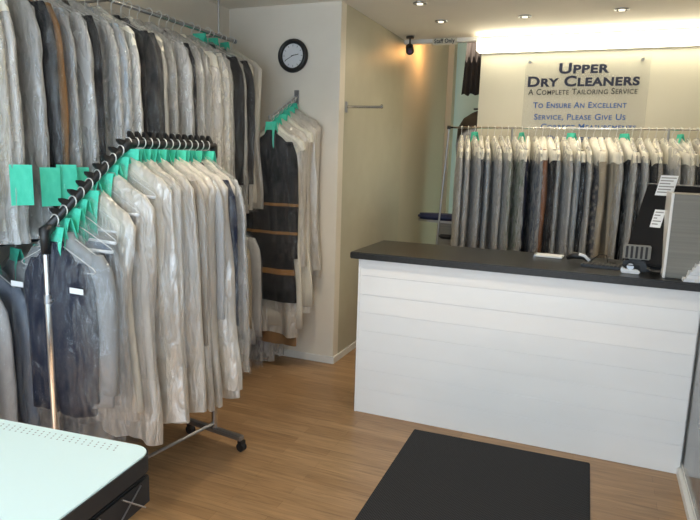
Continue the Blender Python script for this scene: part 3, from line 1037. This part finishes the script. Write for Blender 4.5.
# ---------------------------------------------------------------- waterfall arm D on the clock wall
D0 = Vector((-2.156, 4.163, 2.03))
D1 = Vector((-2.156, 3.76, 1.84))
wa = thing('waterfall_arm', 'sloping chrome display arm on the wall under the clock', 'clothes rail', tuple(D0))
put('bracket', MB().box(-0.02, 0.02, -0.008, 0, -0.05, 0.05).mesh('b', bevel=0.003), M['dull_chrome'], wa)
put('arm', MB().tube([(0, -0.005, 0), tuple(D1 - D0)], 0.009, 12), M['dull_chrome'], wa)
put('end_stop', MB().tube([tuple(D1 - D0), tuple(D1 - D0 + Vector((0, -0.006, 0.025)))], 0.008, 10), M['dull_chrome'], wa)
seqD = [('banded', 'dress', 1.30, 'black dress with orange bands, frontmost on the sloping arm under the clock'),
        ('ivory', 'coat', 1.53, 'long off-white coat directly behind the black banded dress'),
        ('white', 'shirt', 1.05, 'white shirt hanging third on the arm under the clock'),
        ('ivory', 'dress', 1.45, 'long cream dress hanging fourth on the arm under the clock'),
        ('ivory', 'shirt', 1.15, 'off-white shirt second from the wall under the clock'),
        ('white', 'coat', 1.25, 'white coat nearest the wall on the arm under the clock')]
for i, (c, k, L_, lab) in enumerate(seqD):
    f = 0.06 + 0.80 * i / 5
    p = D1 + (D0 - D1) * f
    g = garment((p.x, p.y, p.z + 0.003), radians([-3, -6, -4, -8, -3, -5][i]), c if c != 'banded' else 'black', k, L_, L_ + 0.06, lab, 'clothes on the arm under the clock',
                cape=(i in (1, 3)), tagged=True, film='thin_film' if i == 0 else 'white_film', ty=0.75 if i == 0 else 0.9, m=M['banded'] if c == 'banded' else None, slim=0.82 if i == 0 else 1.0)
    if i == 1:
        put('beige_hem', MB().rings([fold_ring(0.2, 0.028, z, 30, 0.012, 5, 2.0) for z in (-1.48, -1.60, -1.67)], False, False).mesh('h', True), M['c_tan brown'], g)

# ---------------------------------------------------------------- back rack E
YE = 5.28
re_ = thing('long_back_rack', 'long chrome garment rail standing behind the counter', 'clothes rack', (0, YE, 0))
put('rail', MB().tube([(-1.25, 0, 1.876), (1.30, 0, 1.876)], 0.008, 12).mesh('r', True), M['chrome'], re_)
put('upper_rail', MB().tube([(-1.25, 0.05, 1.884), (1.30, 0.05, 1.884)], 0.004, 12).mesh('r', True), M['dull_chrome'], re_)
put('rail_stop', MB().tube([(-1.265, 0, 1.876), (-1.24, 0, 1.876)], 0.017, 12), M['black_plastic'], re_)
for x, y in ((-1.25, -0.02), (-0.715, 0.05), (0.45, 0.05), (1.28, 0.0)):
    put('upright_post', MB().tube([(x, 0, 1.885), (x - (0.10 if x < -1 else 0), y, 0.0)], 0.009, 10), M['dull_chrome'], re_)
put('base_bar', MB().tube([(-1.35, -0.02, 0.03), (1.28, 0, 0.03)], 0.012, 10), M['dull_chrome'], re_)
seqE = ['silver grey', 'silver grey', 'silver grey', 'charcoal', 'pale blue', 'silver grey', 'silver grey', 'sage green', 'sage green', 'grey', 'navy', 'slate blue', 'rust', 'black', 'pale blue', 'silver grey', 'black',
        'pale blue', 'silver grey', 'floral', 'beige', 'beige', 'silver grey', 'black', 'silver grey', 'silver grey', 'charcoal', 'taupe', 'silver grey', 'taupe', 'charcoal', 'silver grey', 'grey', 'taupe', 'silver grey', 'silver grey']
kinds = ['jacket', 'shirt', 'coat']
NE = len(seqE)
for i, c in enumerate(seqE):
    k = kinds[(i * 5 + i // 3) % 3] if i else 'coat'
    x = -1.14 + 1.95 * i / (NE - 1)
    nearL = i < NE // 2
    lab = 'bagged %s %s on the long rail behind the counter, %s from its %s end' % (c, k, ORD[i] if nearL else ORD[NE - 1 - i], 'left' if nearL else 'right')
    if len(lab.split()) > 16:
        lab = lab.replace('the long rail', 'the rail')
    dark = c in ('black', 'navy', 'rust', 'charcoal', 'floral', 'beige')
    garment((x, YE, 1.870), radians(rnd.uniform(-84, -60)), c, k, 1.15, 1.25, lab, 'bagged clothes on the long rail behind the counter',
            cape=True, tagged=(i % 7 == 2), film='thin_film' if dark else 'cloudy_film', ty=0.85 if c in ('rust', 'black', 'floral', 'beige') else 0.5)

# ---------------------------------------------------------------- staff room things
cu = thing('brown_curtain', 'dark brown curtain hanging in the staff room opening', 'curtain', (-1.32, 5.86, 2.21))
R = []
for z in (0.0, 0.17, 0.34, 0.50):
    ring = []
    sgn = []
    spread = 0.27 - 0.03 * z / 0.5
    x_off = 0.03 + 0.03 * z / 0.5
    for i in range(41):
        f = i / 40
        sgn.append((x_off + spread * f, 0.022 * sin(f * 34) * (1.2 - z), z + (0.010 * sin(f * 22) if z == 0 else 0)))
    ring = sgn + [(a, b_ + 0.004, c) for a, b_, c in reversed(sgn)]
    R.append(ring)
put('fabric', MB().rings(R).mesh('f', True), M['brown_curtain'], cu)
put('curtain_rod', MB().tube([(0.03, 0, 0.50), (0.40, 0, 0.50), (0.40, -0.10, 0.50)], 0.008, 10), M['dull_chrome'], cu)

it = thing('ironing_table', 'navy padded ironing table beyond the left end of the counter', 'ironing table', (-1.62, 5.72, 0))
bd = [(0.0, 0.0), (0.03, -0.06), (0.12, -0.10), (0.50, -0.14), (0.54, -0.12), (0.54, 0.12), (0.50, 0.14), (0.12, 0.10), (0.03, 0.06)]
put('padded_board', MB().prism(bd, 1.03, 1.085, 'z').mesh('b', True, 0.018), M['navy_pad'], it)
put('board_frame', MB().prism([(a * 0.97 + 0.01, b_ * 0.9) for a, b_ in bd], 1.008, 1.03, 'z'), M['dull_chrome'], it)
put('sleeve_arm', MB().prism([(0.22 + 0.5 * a, 0.55 * b_ - 0.05) for a, b_ in bd], 0.86, 0.90, 'z').mesh('b', True, 0.012), M['black_rubber'], it)
put('pedestal', MB().box(0.22, 0.40, -0.08, 0.08, 0.03, 1.01).mesh('p', bevel=0.01), M['ribbed_grey'], it)
put('base', MB().box(0.05, 0.50, -0.16, 0.16, 0, 0.04).mesh('p', bevel=0.008), M['dark_machine'], it)

fm = thing('form_finisher', 'dark domed finishing machine in the staff room under the curtain', 'machine', (-1.27, 6.75, 0))
tab = [(0.02, 0.20), (0.6, 0.20), (0.62, 0.15), (1.0, 0.15), (1.4, 0.18), (1.75, 0.21), (1.95, 0.20), (2.05, 0.15), (2.11, 0.07), (2.13, 0.03)]
R = [[(r * 1.15 * cos(2 * pi * k / 28), r * 0.8 * sin(2 * pi * k / 28), z) for k in range(28)] for z, r in tab]
put('dummy_body', MB().rings(R).mesh('b', True), M['dark_machine'], fm)
put('neck_clamp', MB().tube([(0, 0, 2.13), (0, 0, 2.17)], 0.02, 12).tube([(-0.07, 0, 2.15), (0.07, 0, 2.15)], 0.010, 8), M['dark_machine'], fm)
put('base_cabinet', MB().box(-0.26, 0.26, -0.22, 0.22, 0, 0.58).mesh('c', bevel=0.01), M['ribbed_grey'], fm)

# ---------------------------------------------------------------- near table
TZ = 0.75
tb = thing('folding_table', 'pale mint-white topped table with black edges in the near left corner', 'table', (-1.128, 1.312, 0), radians(5.5))


def rounded(x0, x1, y0, y1, r, n=7):
    pts = []
    for cx, cy, a0 in ((x1 - r, y1 - r, 0), (x0 + r, y1 - r, 90), (x0 + r, y0 + r, 180), (x1 - r, y0 + r, 270)):
        for i in range(n + 1):
            a = radians(a0 + 90 * i / n)
            pts.append((cx + r * cos(a), cy + r * sin(a)))
    return pts


put('tabletop', MB().prism(rounded(-1.25, 0.0, -0.95, 0.0, 0.055), TZ - 0.006, TZ, 'z').mesh('t', bevel=0.0015), M['table_white'], tb)
put('edge_trim', MB().prism(rounded(-1.255, 0.004, -0.954, 0.004, 0.058), TZ - 0.055, TZ - 0.004, 'z'), M['black_rubber'], tb)
put('under_tray', MB().box(-1.20, -0.008, -0.94, -0.012, TZ - 0.165, TZ - 0.075).mesh('u', bevel=0.006), M['black_rubber'], tb)
put('inner_frame', MB().box(-1.18, -0.03, -0.92, -0.03, TZ - 0.08, TZ - 0.055), M['black_plastic'], tb)
fr = MB()
for k in range(5):
    y = -0.05 - 0.17 * k
    fr.tube([(0.0, y, TZ - 0.16), (0.002, y - 0.10, TZ - 0.08)], 0.0025, 6)
    fr.tube([(0.0, y - 0.14, TZ - 0.16), (0.002, y - 0.02, TZ - 0.08)], 0.0025, 6)
put('folded_wire_frame', fr, M['dull_chrome'], tb)
for x, y in ((-0.30, -0.25), (-1.1, -0.25), (-0.30, -0.85), (-1.1, -0.85)):
    put('leg', MB().tube([(x, y, 0.0), (x, y, TZ - 0.16)], 0.014, 12), M['black_rubber'], tb)
pm = MB()
for i in range(26):
    for j in range(3):
        xx = -0.10 - 0.022 * i - 0.004 * j
        pm.box(xx, xx + 0.004, -0.055 + 0.013 * j, -0.050 + 0.013 * j, TZ, TZ + 0.0004)
put('dotted_print', pm, M['grey_print'], tb)
